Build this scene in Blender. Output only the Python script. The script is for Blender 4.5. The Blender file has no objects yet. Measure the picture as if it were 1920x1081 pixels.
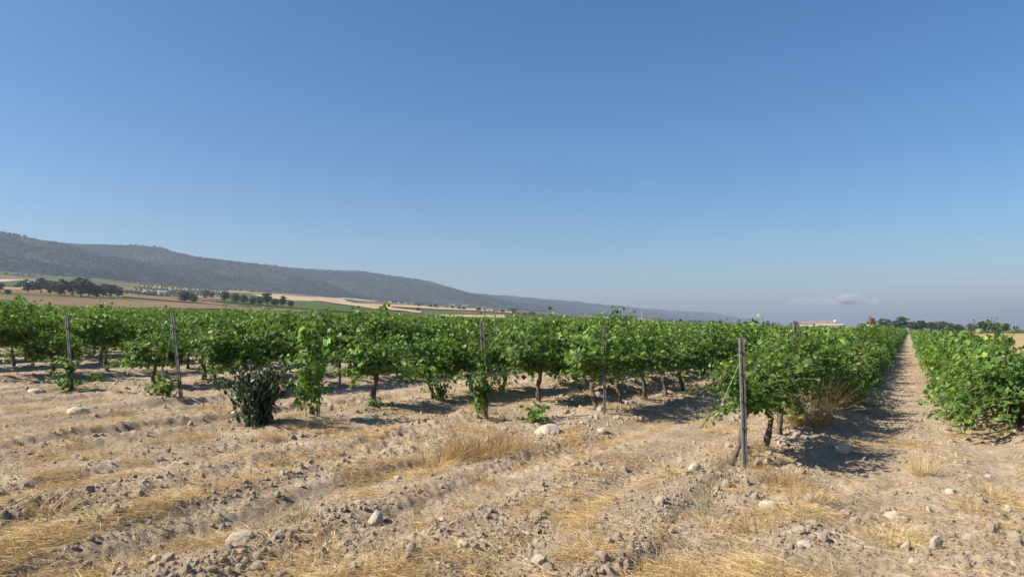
import bpy, math, random
import numpy as np
from mathutils import Vector, Matrix

# ------------------------------------------------------------------ camera, sky, sun, exposure
SC = bpy.context.scene
COL = SC.collection
EYE = 1.65
YAW, PITCH, LENS = math.radians(28.45), math.radians(3.19), 36.0 * 1371 / 1920
SUN_AZ, SUN_EL = math.radians(-134.0), math.radians(39.0)      # clockwise from +Y

cam = bpy.data.cameras.new('camera')
cam.lens = LENS; cam.sensor_width = 36.0; cam.clip_start = 0.1; cam.clip_end = 90000
camo = bpy.data.objects.new('camera', cam); COL.objects.link(camo)
camo.location = (0, 0, EYE)
camo.rotation_euler = (math.pi / 2 + PITCH, 0, YAW)
SC.camera = camo

world = bpy.data.worlds.new('World'); SC.world = world; world.use_nodes = True
wn = world.node_tree.nodes; wl = world.node_tree.links
wn.clear()
sky = wn.new('ShaderNodeTexSky'); sky.sky_type = 'NISHITA'; sky.sun_disc = False
sky.sun_elevation = SUN_EL; sky.sun_rotation = SUN_AZ
sky.altitude = 600; sky.air_density = 1.0; sky.dust_density = 1.4; sky.ozone_density = 3.5
bg = wn.new('ShaderNodeBackground'); bg.inputs['Strength'].default_value = 0.066
wo = wn.new('ShaderNodeOutputWorld')
hsv = wn.new('ShaderNodeHueSaturation'); hsv.inputs['Saturation'].default_value = 1.28; hsv.inputs['Hue'].default_value = .500
wl.new(sky.outputs[0], hsv.inputs['Color']); wl.new(hsv.outputs[0], bg.inputs['Color']); wl.new(bg.outputs[0], wo.inputs['Surface'])

sl = bpy.data.lights.new('sun', 'SUN'); sl.energy = 5.0; sl.angle = math.radians(0.53); sl.color = (1.0, 0.92, 0.78)
so = bpy.data.objects.new('sun', sl); COL.objects.link(so)
sdir = Vector((math.sin(SUN_AZ) * math.cos(SUN_EL), math.cos(SUN_AZ) * math.cos(SUN_EL), math.sin(SUN_EL)))
so.rotation_euler = sdir.to_track_quat('Z', 'Y').to_euler()
so.location = sdir * 50

SC.view_settings.view_transform = 'Standard'; SC.view_settings.look = 'None'
SC.view_settings.exposure = 1.05; SC.view_settings.gamma = 1.0
SC.render.engine = 'CYCLES'
SC.cycles.max_bounces = 6; SC.cycles.diffuse_bounces = 3; SC.cycles.transmission_bounces = 4
SC.cycles.transparent_max_bounces = 24; SC.cycles.volume_bounces = 1
SC.cycles.caustics_reflective = False; SC.cycles.caustics_refractive = False
SC.cycles.use_denoising = True

HAZE_DENSITY = 2.0e-4

# ------------------------------------------------------------------ helpers
def pnoise(x, y, seed=0):
    x = np.asarray(x, float); y = np.asarray(y, float)
    xi = np.floor(x).astype(np.int64); yi = np.floor(y).astype(np.int64)
    xf = x - xi; yf = y - yi
    def g(ix, iy, dx, dy):
        h = (ix * 374761393 + iy * 668265263 + seed * 974634779) & 0xffffffff
        h = ((h ^ (h >> 13)) * 1274126177) & 0xffffffff
        h = h ^ (h >> 16)
        a = (h & 0xffff) * (2 * math.pi / 65536)
        return np.cos(a) * dx + np.sin(a) * dy
    u = xf * xf * xf * (xf * (xf * 6 - 15) + 10); v = yf * yf * yf * (yf * (yf * 6 - 15) + 10)
    a = g(xi, yi, xf, yf); b = g(xi + 1, yi, xf - 1, yf)
    c = g(xi, yi + 1, xf, yf - 1); d = g(xi + 1, yi + 1, xf - 1, yf - 1)
    return 1.5 * ((a + (b - a) * u) + ((c + (d - c) * u) - (a + (b - a) * u)) * v)
def fbm(x, y, seed=0, octv=4, gain=0.5):
    s = 0.0; a = 1.0
    for i in range(octv):
        s = s + a * pnoise(x * 2.03 ** i, y * 2.03 ** i, seed + i * 17); a *= gain
    return s
def sstep(a, b, x):
    t = np.clip((x - a) / (b - a), 0, 1); return t * t * (3 - 2 * t)

def terrain(x, y):
    x = np.asarray(x, float); y = np.asarray(y, float)
    v = np.maximum(-x, 0)
    R = np.interp(y, [0, 760, 1625, 2546, 4600, 8000, 16000], [112, 110, 96, 82, 56, 44, 40])
    t = np.clip((v - 150) / 1350, 0, 1.6)
    return .021 * np.minimum(v, 16) + .031 * np.clip(v - 16, 0, 134) + (R - 4.5) * t ** 1.2

# vine rows: x of the row, y where it starts (rows run along +Y, the path lies at x = 0)
ROWS = [(-1.70, 8.75), (-4.95, 10.5), (-6.63, 11.2), (-8.50, 8.6), (-12.50, 9.3), (-15.50, 9.0)]
xr = -19.2
while xr > -185:
    ROWS.append((xr, 9.0 + 1.1 * math.sin(xr))); xr -= 3.15
ROW_Z = (1.48, 12.2)

def furrows(x, y):
    xw = x + .35 * pnoise(x * .25, y * .10, 3) + .08 * pnoise(x * .9, y * .5, 5)
    f = np.sin(2 * math.pi * xw / 1.15) + .4 * np.sin(2 * math.pi * xw / .47 + 1.3)
    return f * (.65 + .55 * pnoise(x * .35, y * .13, 9))
def ground(x, y):
    x = np.asarray(x, float); y = np.asarray(y, float)
    z = terrain(x, y)
    r = np.sqrt(x * x + y * y)
    fade = 1 - sstep(38, 58, r)
    # tilled furrows along the rows, bent and broken
    head = 1 - sstep(8.5, 11.0, y) * .45
    track = np.exp(-((x - .15) / 1.0) ** 2)
    fur = furrows(x, y)
    z = z + .058 * np.sign(fur) * np.abs(fur) ** .8 * fade * head * (1 - .45 * track)
    z = z + .07 * fbm(x * .35, y * .22, 21, 3) * fade
    for (rx, ry) in ROWS[:9] + [ROW_Z]:
        lump = .7 + .55 * pnoise(x * .6, y * .8, 31)
        z = z + .13 * np.exp(-((x - rx - .15) / .5) ** 2) * sstep(ry - 2.6, ry - .3, y) * lump * fade
    # clods: rounded lumps with sharp creases
    rough = np.clip(.62 + .75 * fbm(x * .55, y * .2, 41, 3), .12, 1.35) * (1 - .1 * track)
    c = .034 * np.abs(pnoise(x * 3.1, y * 2.8, 51)) + .030 * np.abs(pnoise(x * 6.7, y * 6.3, 52)) \
        + .026 * np.abs(pnoise(x * 13., y * 12., 53)) + .013 * np.abs(pnoise(x * 27., y * 26., 54))
    z = z + 1.5 * (c - .03) * rough * fade
    return z
def gz(x, y): return float(ground(np.array([x]), np.array([y]))[0])

# a photographed point on the ground, as a place in the world
_f = 1371.0
def ray(px, py):
    a = (px - 960) / _f; b = -(py - 540.5) / _f
    cy, sy, cp, sp = math.cos(YAW), math.sin(YAW), math.cos(PITCH), math.sin(PITCH)
    fw = np.array([-sy * cp, cy * cp, sp]); rt = np.array([cy, sy, 0.]); up = np.cross(rt, fw)
    return fw + a * rt + b * up
def at(px, py):
    d = ray(px, py); s = 2 * 1.0015 ** np.arange(7000)
    P = d[None, :] * s[:, None]
    k = int(np.argmax(EYE + P[:, 2] < terrain(P[:, 0], P[:, 1])))
    return float(P[k, 0]), float(P[k, 1])

def mesh(name, V, F, mats=(), smooth=False, attrs=None, fmat=None):
    """V (n,3); F list of (m,k) int arrays or list of tuples"""
    me = bpy.data.meshes.new(name)
    V = np.asarray(V, np.float32)
    if isinstance(F, np.ndarray): F = [F]
    if F and not isinstance(F[0], np.ndarray):
        idx = np.array([i for f in F for i in f], np.int32); tot = np.array([len(f) for f in F], np.int32)
    else:
        idx = np.concatenate([f.ravel() for f in F]).astype(np.int32)
        tot = np.concatenate([np.full(len(f), f.shape[1]) for f in F]).astype(np.int32)
    me.vertices.add(len(V)); me.vertices.foreach_set('co', V.ravel())
    me.loops.add(len(idx)); me.loops.foreach_set('vertex_index', idx)
    me.polygons.add(len(tot))
    st = np.concatenate([[0], np.cumsum(tot)[:-1]]).astype(np.int32)
    me.polygons.foreach_set('loop_start', st); me.polygons.foreach_set('loop_total', tot)
    me.polygons.foreach_set('use_smooth', np.full(len(tot), bool(smooth)))
    if fmat is not None: me.polygons.foreach_set('material_index', np.asarray(fmat, np.int32))
    for m in mats: me.materials.append(m)
    if attrs:
        for k, a in attrs.items():
            at_ = me.attributes.new(k, 'FLOAT', 'POINT'); at_.data.foreach_set('value', np.asarray(a, np.float32))
    me.update(calc_edges=True); me.validate()
    return me
def obj(name, me, parent=None, loc=(0, 0, 0), rot=(0, 0, 0), scale=(1, 1, 1)):
    o = bpy.data.objects.new(name, me); COL.objects.link(o)
    o.location = loc; o.rotation_euler = rot; o.scale = scale
    if parent is not None: o.parent = parent
    return o
def tag(o, label=None, cat=None, group=None, kind=None):
    if label: o['label'] = label
    if cat: o['category'] = cat
    if group: o['group'] = group
    if kind: o['kind'] = kind
    return o

class MB:
    def __init__(s): s.V = []; s.F = []
    def add(s, V, F):
        n = len(s.V); s.V += [tuple(v) for v in V]; s.F += [tuple(i + n for i in f) for f in F]; return s
    def box(s, c, d, rz=0.0):
        x, y, z = [q / 2 for q in d]; ca, sa = math.cos(rz), math.sin(rz)
        P = [(-x, -y, -z), (x, -y, -z), (x, y, -z), (-x, y, -z), (-x, -y, z), (x, -y, z), (x, y, z), (-x, y, z)]
        P = [(c[0] + a * ca - b * sa, c[1] + a * sa + b * ca, c[2] + e) for a, b, e in P]
        return s.add(P, [(3, 2, 1, 0), (4, 5, 6, 7), (0, 1, 5, 4), (1, 2, 6, 5), (2, 3, 7, 6), (3, 0, 4, 7)])
    def tube(s, path, rad, n=8, jit=0.0, rng=None, cap=True):
        path = [Vector(p) for p in path]; base = len(s.V)
        for i, p in enumerate(path):
            d = (path[min(i + 1, len(path) - 1)] - path[max(i - 1, 0)]).normalized()
            a = d.cross(Vector((0.31, 0.95, 0.07))).normalized(); b = d.cross(a)
            for k in range(n):
                t = 2 * math.pi * k / n
                r = rad[i] * (1 + (rng.uniform(-jit, jit) if rng else 0))
                s.V.append(tuple(p + (a * math.cos(t) + b * math.sin(t)) * r))
        for i in range(len(path) - 1):
            for k in range(n):
                q = base + i * n; k2 = (k + 1) % n
                s.F.append((q + k, q + k2, q + n + k2, q + n + k))
        if cap:
            s.F.append(tuple(base + k for k in range(n))[::-1])
            e = base + (len(path) - 1) * n; s.F.append(tuple(e + k for k in range(n)))
        return s
    def mesh(s, name, mats, smooth=False): return mesh(name, s.V, s.F, mats, smooth)

# ------------------------------------------------------------------ materials
def newmat(name):
    m = bpy.data.materials.new(name); m.use_nodes = True
    n = m.node_tree.nodes; n.clear()
    o = n.new('ShaderNodeOutputMaterial')
    return m, n, m.node_tree.links, o
def ramp(n, stops, interp='LINEAR'):
    r = n.new('ShaderNodeValToRGB'); e = r.color_ramp.elements; r.color_ramp.interpolation = interp
    while len(e) < len(stops): e.new(0.5)
    for el, (p, c) in zip(e, stops): el.position = p; el.color = (*c, 1)
    return r
def noise(n, l, scale, detail=4, rough=.55, vec=None):
    t = n.new('ShaderNodeTexNoise'); t.inputs['Scale'].default_value = scale
    t.inputs['Detail'].default_value = detail; t.inputs['Roughness'].default_value = rough
    if vec is not None: l.new(vec, t.inputs['Vector'])
    return t
def mix(n, l, fac, a, b, mode='MIX'):
    m = n.new('ShaderNodeMix'); m.data_type = 'RGBA'; m.blend_type = mode
    for s, v in ((m.inputs[0], fac), (m.inputs[6], a), (m.inputs[7], b)):
        if isinstance(v, (int, float)): s.default_value = v
        elif isinstance(v, tuple): s.default_value = (*v, 1)
        else: l.new(v, s)
    return m.outputs[2]
def simple(name, stops, scale=4.0, rough=.9, bump=0.0, bscale=30.0, metal=0.0, spec=.3, stretch=None):
    m, n, l, o = newmat(name)
    tc = n.new('ShaderNodeTexCoord'); vec = tc.outputs['Object']
    if stretch:
        mp = n.new('ShaderNodeMapping'); mp.inputs['Scale'].default_value = stretch; l.new(vec, mp.inputs[0]); vec = mp.outputs[0]
    t = noise(n, l, scale, 6, .6, vec); r = ramp(n, stops); l.new(t.outputs[0], r.inputs[0])
    p = n.new('ShaderNodeBsdfPrincipled'); p.inputs['Roughness'].default_value = rough
    p.inputs['Metallic'].default_value = metal; p.inputs['Specular IOR Level'].default_value = spec
    l.new(r.outputs[0], p.inputs['Base Color'])
    if bump:
        t2 = noise(n, l, bscale, 5, .6, vec); b = n.new('ShaderNodeBump'); b.inputs['Strength'].default_value = bump
        b.inputs['Distance'].default_value = .02
        l.new(t2.outputs[0], b.inputs['Height']); l.new(b.outputs[0], p.inputs['Normal'])
    l.new(p.outputs[0], o.inputs[0]); return m

def leafmat(name, stops, transl=.30, tcol=(.26, .38, .03), rough=.52, spec=.28):
    m, n, l, o = newmat(name)
    a = n.new('ShaderNodeAttribute'); a.attribute_name = 'tint'
    oi = n.new('ShaderNodeObjectInfo')
    r = ramp(n, stops); l.new(a.outputs['Fac'], r.inputs[0])
    hs = n.new('ShaderNodeHueSaturation'); l.new(r.outputs[0], hs.inputs['Color'])
    mr = n.new('ShaderNodeMapRange'); mr.inputs[3].default_value = .82; mr.inputs[4].default_value = 1.36
    mh = n.new('ShaderNodeMapRange'); mh.inputs[3].default_value = .493; mh.inputs[4].default_value = .507; mw = n.new('ShaderNodeMath'); mw.operation = 'FRACT'; mq = n.new('ShaderNodeMath'); mq.operation = 'MULTIPLY'; mq.inputs[1].default_value = 7.31
    l.new(oi.outputs['Random'], mq.inputs[0]); l.new(mq.outputs[0], mw.inputs[0]); l.new(mw.outputs[0], mh.inputs[0]); l.new(mh.outputs[0], hs.inputs['Hue'])
    l.new(oi.outputs['Random'], mr.inputs[0]); l.new(mr.outputs[0], hs.inputs['Value'])
    p = n.new('ShaderNodeBsdfPrincipled'); p.inputs['Roughness'].default_value = rough
    p.inputs['Specular IOR Level'].default_value = spec
    l.new(hs.outputs[0], p.inputs['Base Color'])
    t = n.new('ShaderNodeBsdfTranslucent')
    l.new(mix(n, l, .5, hs.outputs[0], tcol), t.inputs['Color'])
    x = n.new('ShaderNodeMixShader'); x.inputs[0].default_value = transl
    l.new(p.outputs[0], x.inputs[1]); l.new(t.outputs[0], x.inputs[2]); l.new(x.outputs[0], o.inputs[0])
    return m

def soil_material():
    m, n, l, o = newmat('tilled_soil')
    tc = n.new('ShaderNodeTexCoord'); v = tc.outputs['Object']
    t1 = noise(n, l, 1.1, 7, .65, v); t2 = noise(n, l, 13, 8, .72, v); t3 = noise(n, l, 60, 4, .65, v)
    r1 = ramp(n, [(.30, (.280, .212, .148)), (.52, (.392, .312, .225)), (.72, (.470, .393, .298))]); l.new(t1.outputs[0], r1.inputs[0])
    r2 = ramp(n, [(.28, (.62, .59, .56)), (.5, (1, 1, 1)), (.75, (1.12, 1.1, 1.08))]); l.new(t2.outputs[0], r2.inputs[0])
    c = mix(n, l, .75, r1.outputs[0], r2.outputs[0], 'MULTIPLY')
    r3 = ramp(n, [(.3, (.78, .76, .74)), (.6, (1.05, 1.04, 1.02))]); l.new(t3.outputs[0], r3.inputs[0])
    c = mix(n, l, .7, c, r3.outputs[0], 'MULTIPLY')
    a = n.new('ShaderNodeAttribute'); a.attribute_name = 'straw'
    # dry litter trodden into the soil
    t4 = noise(n, l, 26, 5, .7, v); r4 = ramp(n, [(.35, (.27, .175, .085)), (.6, (.42, .30, .155))]); l.new(t4.outputs[0], r4.inputs[0])
    mu = n.new('ShaderNodeMath'); mu.operation = 'MULTIPLY'; mu.inputs[1].default_value = .8; l.new(a.outputs['Fac'], mu.inputs[0])
    c = mix(n, l, mu.outputs[0], c, r4.outputs[0])
    p = n.new('ShaderNodeBsdfPrincipled'); p.inputs['Roughness'].default_value = .95; p.inputs['Specular IOR Level'].default_value = .1
    l.new(c, p.inputs['Base Color'])
    b = n.new('ShaderNodeBump'); b.inputs['Strength'].default_value = 1.0; b.inputs['Distance'].default_value = .05
    b2 = n.new('ShaderNodeBump'); b2.inputs['Strength'].default_value = .6; b2.inputs['Distance'].default_value = .012
    l.new(t2.outputs[0], b.inputs['Height']); l.new(t3.outputs[0], b2.inputs['Height']); l.new(b.outputs[0], b2.inputs['Normal'])
    l.new(b2.outputs[0], p.inputs['Normal'])
    l.new(p.outputs[0], o.inputs[0]); return m

M = {}
M['soil'] = soil_material()
VINE_STOPS = [(0.0, (.020, .052, .010)), (.35, (.050, .115, .018)), (.65, (.105, .195, .028)), (.88, (.190, .275, .045)), (1.0, (.34, .33, .09))]
M['leaf'] = leafmat('vine_leaf', VINE_STOPS)
M['leaf_dark'] = leafmat('sapling_leaf', [(0, (.014, .030, .012)), (.6, (.026, .050, .019)), (1, (.055, .082, .035))], .18, (.06, .11, .03), .35)
M['pine'] = leafmat('pine_foliage', [(0, (.028, .042, .018)), (.5, (.045, .064, .026)), (1, (.085, .10, .042))], .15, (.05, .08, .02), .7, .2)
M['hill_pine'] = leafmat('hill_pine', [(0, (.016, .026, .011)), (.5, (.026, .038, .016)), (1, (.046, .056, .026))], .1, (.03, .05, .015), .8, .1)
M['olive'] = leafmat('olive_foliage', [(0, (.06, .08, .04)), (1, (.12, .14, .08))], .15, (.07, .1, .04), .7, .2)
M['weed'] = leafmat('weed_leaf', [(0, (.06, .09, .03)), (.6, (.13, .16, .06)), (1, (.27, .26, .12))], .25, (.14, .18, .04), .6)
M['straw'] = leafmat('dry_straw', [(0, (.23, .135, .05)), (.5, (.44, .30, .13)), (1, (.66, .53, .30))], .22, (.45, .33, .13), .6)
M['bark'] = simple('vine_bark', [(.3, (.055, .040, .030)), (.55, (.14, .105, .08)), (.75, (.23, .185, .145))], 9, .95, .9, 22, stretch=(3, 3, .6))
M['cane'] = simple('green_cane', [(.3, (.10, .12, .04)), (.7, (.20, .17, .08))], 12, .7)
M['tbark'] = simple('tree_bark', [(.3, (.06, .045, .035)), (.7, (.15, .12, .09))], 3, .95, .4, 9)
M['steel'] = simple('galvanised_steel', [(.25, (.085, .082, .076)), (.5, (.17, .165, .158)), (.8, (.31, .30, .285))], 14, .65, .3, 60, .35, .5, stretch=(4, 4, 1))
M['dark_steel'] = simple('dark_steel', [(.3, (.05, .05, .05)), (.7, (.12, .115, .11))], 20, .6, 0, 30, .5)
M['twine'] = simple('pale_wire', [(.3, (.28, .32, .22)), (.7, (.42, .45, .34))], 8, .6)
M['stone'] = simple('limestone', [(.25, (.36, .29, .22)), (.5, (.50, .425, .335)), (.8, (.61, .54, .45))], 7, .92, .7, 26)
M['clod'] = simple('soil_clod', [(.25, (.28, .212, .15)), (.5, (.40, .322, .24)), (.8, (.50, .42, .325))], 6, .97, .8, 30)

# ------------------------------------------------------------------ the ground near the vineyard (fine sheet)
AZC = -YAW
def straw_mask(x, y):
    s = .75 * fbm(x * 1.5, y * .55, 71, 4, .6) + .55 * pnoise(x * 4.2, y * 2.4, 77) - .16 * sstep(-.2, .7, furrows(x, y))
    left = sstep(1.5, 6, -x) * (1 - sstep(8.5, 12, y))
    s = s + .22 * left + .10 * np.exp(-((x - .9) / 1.0) ** 2) - .13
    m = sstep(.12, .62, s)
    m = np.maximum(m, .5 * sstep(16, 40, y) * np.exp(-((x - .1) / .8) ** 2))
    return np.maximum(m, sstep(2.6, 3.4, x + .4 * pnoise(x, y * .4, 3)) * .9)
naz = 720; az = AZC + np.linspace(-math.radians(60), math.radians(60), naz)
az = AZC + np.sign(az - AZC) * np.abs((az - AZC) / math.radians(60)) ** 1.25 * math.radians(60)
r = [1.3]
while r[-1] < 60: r.append(r[-1] + (.05 if r[-1] < 3.8 else max(.011, r[-1] * .0042)))
r = np.array(r); nr = len(r)
RR, AA = np.meshgrid(r, az, indexing='ij')
X = RR * np.sin(AA); Y = RR * np.cos(AA); Z = ground(X, Y)
ii = (np.arange(nr - 1)[:, None] * naz + np.arange(naz - 1)[None, :]).ravel()
F = np.stack([ii, ii + naz, ii + naz + 1, ii + 1], 1)[:, ::-1]
tag(obj('ground', mesh('ground', np.stack([X.ravel(), Y.ravel(), Z.ravel()], 1), F, [M['soil']], True,
    {'straw': straw_mask(X, Y).ravel()})), kind='structure')
del RR, AA, X, Y, Z, F, ii

# ------------------------------------------------------------------ the valley floor out to the horizon
def valley_material():
    m, n, l, o = newmat('valley_land')
    g = n.new('ShaderNodeNewGeometry'); mp = n.new('ShaderNodeMapping'); mp.inputs['Scale'].default_value = (.010, .0032, 0)
    mp.inputs['Rotation'].default_value = (0, 0, .25)
    l.new(g.outputs['Position'], mp.inputs[0])
    vo = n.new('ShaderNodeTexVoronoi'); vo.inputs['Scale'].default_value = 1.0; vo.distance = 'CHEBYCHEV'; l.new(mp.outputs[0], vo.inputs['Vector'])
    sp = n.new('ShaderNodeSeparateColor'); l.new(vo.outputs['Color'], sp.inputs[0])
    r = ramp(n, [(0, (.075, .085, .04)), (.18, (.10, .105, .05)), (.34, (.055, .075, .03)), (.5, (.15, .135, .075)), (.64, (.085, .10, .045)), (.78, (.30, .235, .14)), (.9, (.19, .13, .085))], 'CONSTANT')
    l.new(sp.outputs[0], r.inputs[0])
    t = noise(n, l, .03, 8, .65, g.outputs['Position']); r2 = ramp(n, [(.3, (.7, .72, .7)), (.7, (1.2, 1.15, 1.1))]); l.new(t.outputs[0], r2.inputs[0])
    c = mix(n, l, .9, r.outputs[0], r2.outputs[0], 'MULTIPLY')
    ln = n.new('ShaderNodeVectorMath'); ln.operation = 'LENGTH'; l.new(g.outputs['Position'], ln.inputs[0])
    mr = n.new('ShaderNodeMapRange'); mr.inputs[1].default_value = 230; mr.inputs[2].default_value = 300; l.new(ln.outputs['Value'], mr.inputs[0])
    t2 = noise(n, l, .6, 8, .65, g.outputs['Position']); r3 = ramp(n, [(.3, (.28, .21, .14)), (.7, (.43, .35, .25))]); l.new(t2.outputs[0], r3.inputs[0])
    c = mix(n, l, mr.outputs[0], r3.outputs[0], c)
    p = n.new('ShaderNodeBsdfPrincipled'); p.inputs['Roughness'].default_value = 1; p.inputs['Specular IOR Level'].default_value = 0
    l.new(c, p.inputs['Base Color']); l.new(p.outputs[0], o.inputs[0]); return m
azd = np.concatenate([np.linspace(-180, -62, 14)[:-1], np.linspace(-62, 62, 300), np.linspace(62, 180, 14)[1:]])
a2 = AZC + np.radians(azd)
r2 = np.concatenate([[1.0, 8, 20, 35, 45, 50], np.geomspace(54, 36000, 230)])
RR, AA = np.meshgrid(r2, a2, indexing='ij'); X = RR * np.sin(AA); Y = RR * np.cos(AA)
insec = (np.abs(np.degrees(AA - AZC)) < 60)
def valley(x, y):
    d = np.sqrt(x * x + y * y)
    return terrain(x, y) + sstep(200, 900, d) * sstep(150, 600, -x) * 4.5 * fbm(x * .0035, y * .0025, 91, 3)
Zt = valley(X, Y) - np.where(insec, .7 * (1 - sstep(46, 57, RR)), 0)
na = len(a2); ii = (np.arange(len(r2) - 1)[:, None] * na + np.arange(na - 1)[None, :]).ravel()
F = np.stack([ii, ii + na, ii + na + 1, ii + 1], 1)[:, ::-1]
M['valley'] = valley_material()
tag(obj('valley_floor', mesh('valley_floor', np.stack([X.ravel(), Y.ravel(), Zt.ravel()], 1), F, [M['valley']], True)), kind='structure')
def vz(x, y): return float(valley(np.array([x]), np.array([y]))[0])
def at_valley(px, py):
    d = ray(px, py); s = 2 * 1.0015 ** np.arange(7000); P = d[None, :] * s[:, None]
    hit = (EYE + P[:, 2] < valley(P[:, 0], P[:, 1])) & (s > 30)
    k = int(np.argmax(hit)) if hit.any() else int(np.argmin(np.abs(P[:, 0] + 1420)))
    return float(P[k, 0]), float(P[k, 1])

# ------------------------------------------------------------------ the wooded hills
RIDGE_Y = [-3000, 0, 800, 1172, 1322, 1493, 1690, 1916, 2122, 2332, 2637, 2871, 3041, 3201, 3436, 3905, 4653, 5600, 6718, 7900, 9225, 11000, 12783, 15030, 18000, 21000]
RIDGE_H = [230, 262, 278, 287, 292, 294, 297, 307, 287, 272, 268, 258, 230, 212, 238, 225, 221, 204, 204, 196, 215, 172, 150, 122, 70, 30]
def hill(x, y):
    v = -x
    H = np.interp(y, RIDGE_Y, RIDGE_H)
    yy = y + 120 * pnoise(v * .002, y * .001, 5)
    vv = v + 170 * pnoise(y * .0017, v * .0006, 8) + 60 * pnoise(y * .005, v * .003, 9)
    t = np.clip((vv - 1430) / 870, 0, 1); s = t ** 1.15 * (1.6 - .6 * t)
    base = terrain(-1430.0 + 0 * x, y)
    back = 1 - sstep(2350, 3600, v)
    ravine = 1 - .5 * np.clip(1 - np.abs(pnoise(yy * .0016 + v * .0005, v * .0004, 14)) * 3.2, 0, 1) * np.sin(np.pi * np.clip(t, 0, 1)) ** .8
    z = base - 14 + (H - base + 14) * np.clip(s, 0, 1) * ravine * back
    z = z + 7 * fbm(y * .006, v * .006, 15, 3) * np.sin(np.pi * np.clip(t, 0.0, .85)) 
    return np.where(t <= 0, base - 14 - (1430 - vv) * .1, z)
hy = np.concatenate([np.linspace(-1500, 5200, 260), np.linspace(5260, 21000, 120)])
hv = np.concatenate([np.linspace(1150, 2500, 110), np.linspace(2540, 3700, 14)])
HY, HV = np.meshgrid(hy, hv, indexing='ij')
HZ = hill(-HV, HY)
nh = len(hv); ii = (np.arange(len(hy) - 1)[:, None] * nh + np.arange(nh - 1)[None, :]).ravel()
F = np.stack([ii, ii + 1, ii + nh + 1, ii + nh], 1)[:, ::-1]
M['scrub'] = simple('hill_scrub', [(.3, (.020, .028, .013)), (.5, (.030, .037, .017)), (.7, (.048, .050, .026))], .006, 1, 0, 1, 0, 0)
tag(obj('hills', mesh('hills', np.stack([-HV.ravel(), HY.ravel(), HZ.ravel()], 1), F, [M['scrub']], True)), kind='structure')

# ------------------------------------------------------------------ fields laid over the valley floor
def field_mat(name, a, b, rowdir=0.0, period=0.0, stripe=(.08, .09, .04)):
    m, n, l, o = newmat(name)
    g = n.new('ShaderNodeNewGeometry')
    t = noise(n, l, .05, 8, .65, g.outputs['Position']); rr = ramp(n, [(.3, a), (.7, b)]); l.new(t.outputs[0], rr.inputs[0]); c = rr.outputs[0]
    if period:
        mp = n.new('ShaderNodeMapping'); mp.inputs['Rotation'].default_value = (0, 0, rowdir); l.new(g.outputs['Position'], mp.inputs[0])
        w = n.new('ShaderNodeTexWave'); w.inputs['Scale'].default_value = 2 * math.pi / 20 / period * 10 / math.pi; w.inputs['Distortion'].default_value = .6
        l.new(mp.outputs[0], w.inputs['Vector']); r3 = ramp(n, [(.45, (0, 0, 0)), (.6, (1, 1, 1))]); l.new(w.outputs[0], r3.inputs[0])
        c = mix(n, l, r3.outputs[0], c, stripe)
    p = n.new('ShaderNodeBsdfPrincipled'); p.inputs['Roughness'].default_value = 1; p.inputs['Specular IOR Level'].default_value = 0
    l.new(c, p.inputs['Base Color']); l.new(p.outputs[0], o.inputs[0]); return m
M['f_tan'] = field_mat('stubble', (.33, .25, .155), (.42, .325, .21))
M['f_pale'] = field_mat('pale_stubble', (.33, .285, .205), (.42, .37, .28))
M['f_brown'] = field_mat('ploughed_earth', (.15, .105, .07), (.21, .15, .10))
M['f_green'] = field_mat('green_crop', (.055, .085, .028), (.085, .115, .04))
M['f_olive'] = field_mat('grove_floor', (.22, .185, .115), (.29, .245, .16))
M['f_gold'] = field_mat('golden_stubble', (.29, .215, .115), (.37, .28, .16))
def field_sheet(name, corners, mat, lift=.35, n1=60, n2=14, world=False):
    P = [c if world else at_valley(*c) for c in corners]
    A, B, C_, D = [np.array(p) for p in P]
    s, t = np.meshgrid(np.linspace(0, 1, n1), np.linspace(0, 1, n2), indexing='ij')
    wob = .02 * np.sin(s * 9 + len(COL.objects))
    t = np.clip(t + wob * (t > .5) - wob * (t < .5), -.05, 1.05)
    XY = (A * (1 - s)[..., None] + B * s[..., None]) * (1 - t)[..., None] + (D * (1 - s)[..., None] + C_ * s[..., None]) * t[..., None]
    x, y = XY[..., 0], XY[..., 1]; z = valley(x, y) + lift
    k = (np.arange(n1 - 1)[:, None] * n2 + np.arange(n2 - 1)[None, :]).ravel()
    F = np.stack([k, k + n2, k + n2 + 1, k + 1], 1)
    me = mesh(name, np.stack([x.ravel(), y.ravel(), z.ravel()], 1), F, [mat], True)
    return tag(obj(name, me), kind='structure')
# corners: near-left, near-right, far-right, far-left
field_sheet('ploughed_field', [(-200, 574), (440, 580), (415, 571), (-200, 551)], M['f_brown'])
field_sheet('green_field', [(-200, 581), (60, 577), (50, 565), (-200, 559)], M['f_green'], .5)
field_sheet('bare_field', [(225, 557), (425, 574), (420, 570), (235, 552)], M['f_brown'], .6)
field_sheet('stubble_field', [(400, 539), (790, 588), (790, 584), (395, 534)], M['f_tan'], .6)
field_sheet('stubble_field', [(470, 552), (700, 580), (770, 585), (640, 560)], M['f_tan'], .8)
field_sheet('stubble_field', [(640, 561), (840, 571), (840, 569), (640, 558)], M['f_pale'], .7)
field_sheet('stubble_field', [(690, 574), (960, 588), (960, 584), (700, 571)], M['f_tan'], .9)
field_sheet('stubble_field', [(820, 596), (950, 598), (945, 592), (830, 592)], M['f_tan'], 1.0)
field_sheet('grove_field', [(235, 552), (420, 557), (430, 535), (270, 524)], M['f_olive'], .5)
field_sheet('stubble_field', [(-120, 530), (110, 533), (100, 528), (-120, 524)], M['f_pale'], .7)
field_sheet('green_field', [(-160, 536), (48, 533), (40, 526), (-160, 527)], M['f_green'], .9)
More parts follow.
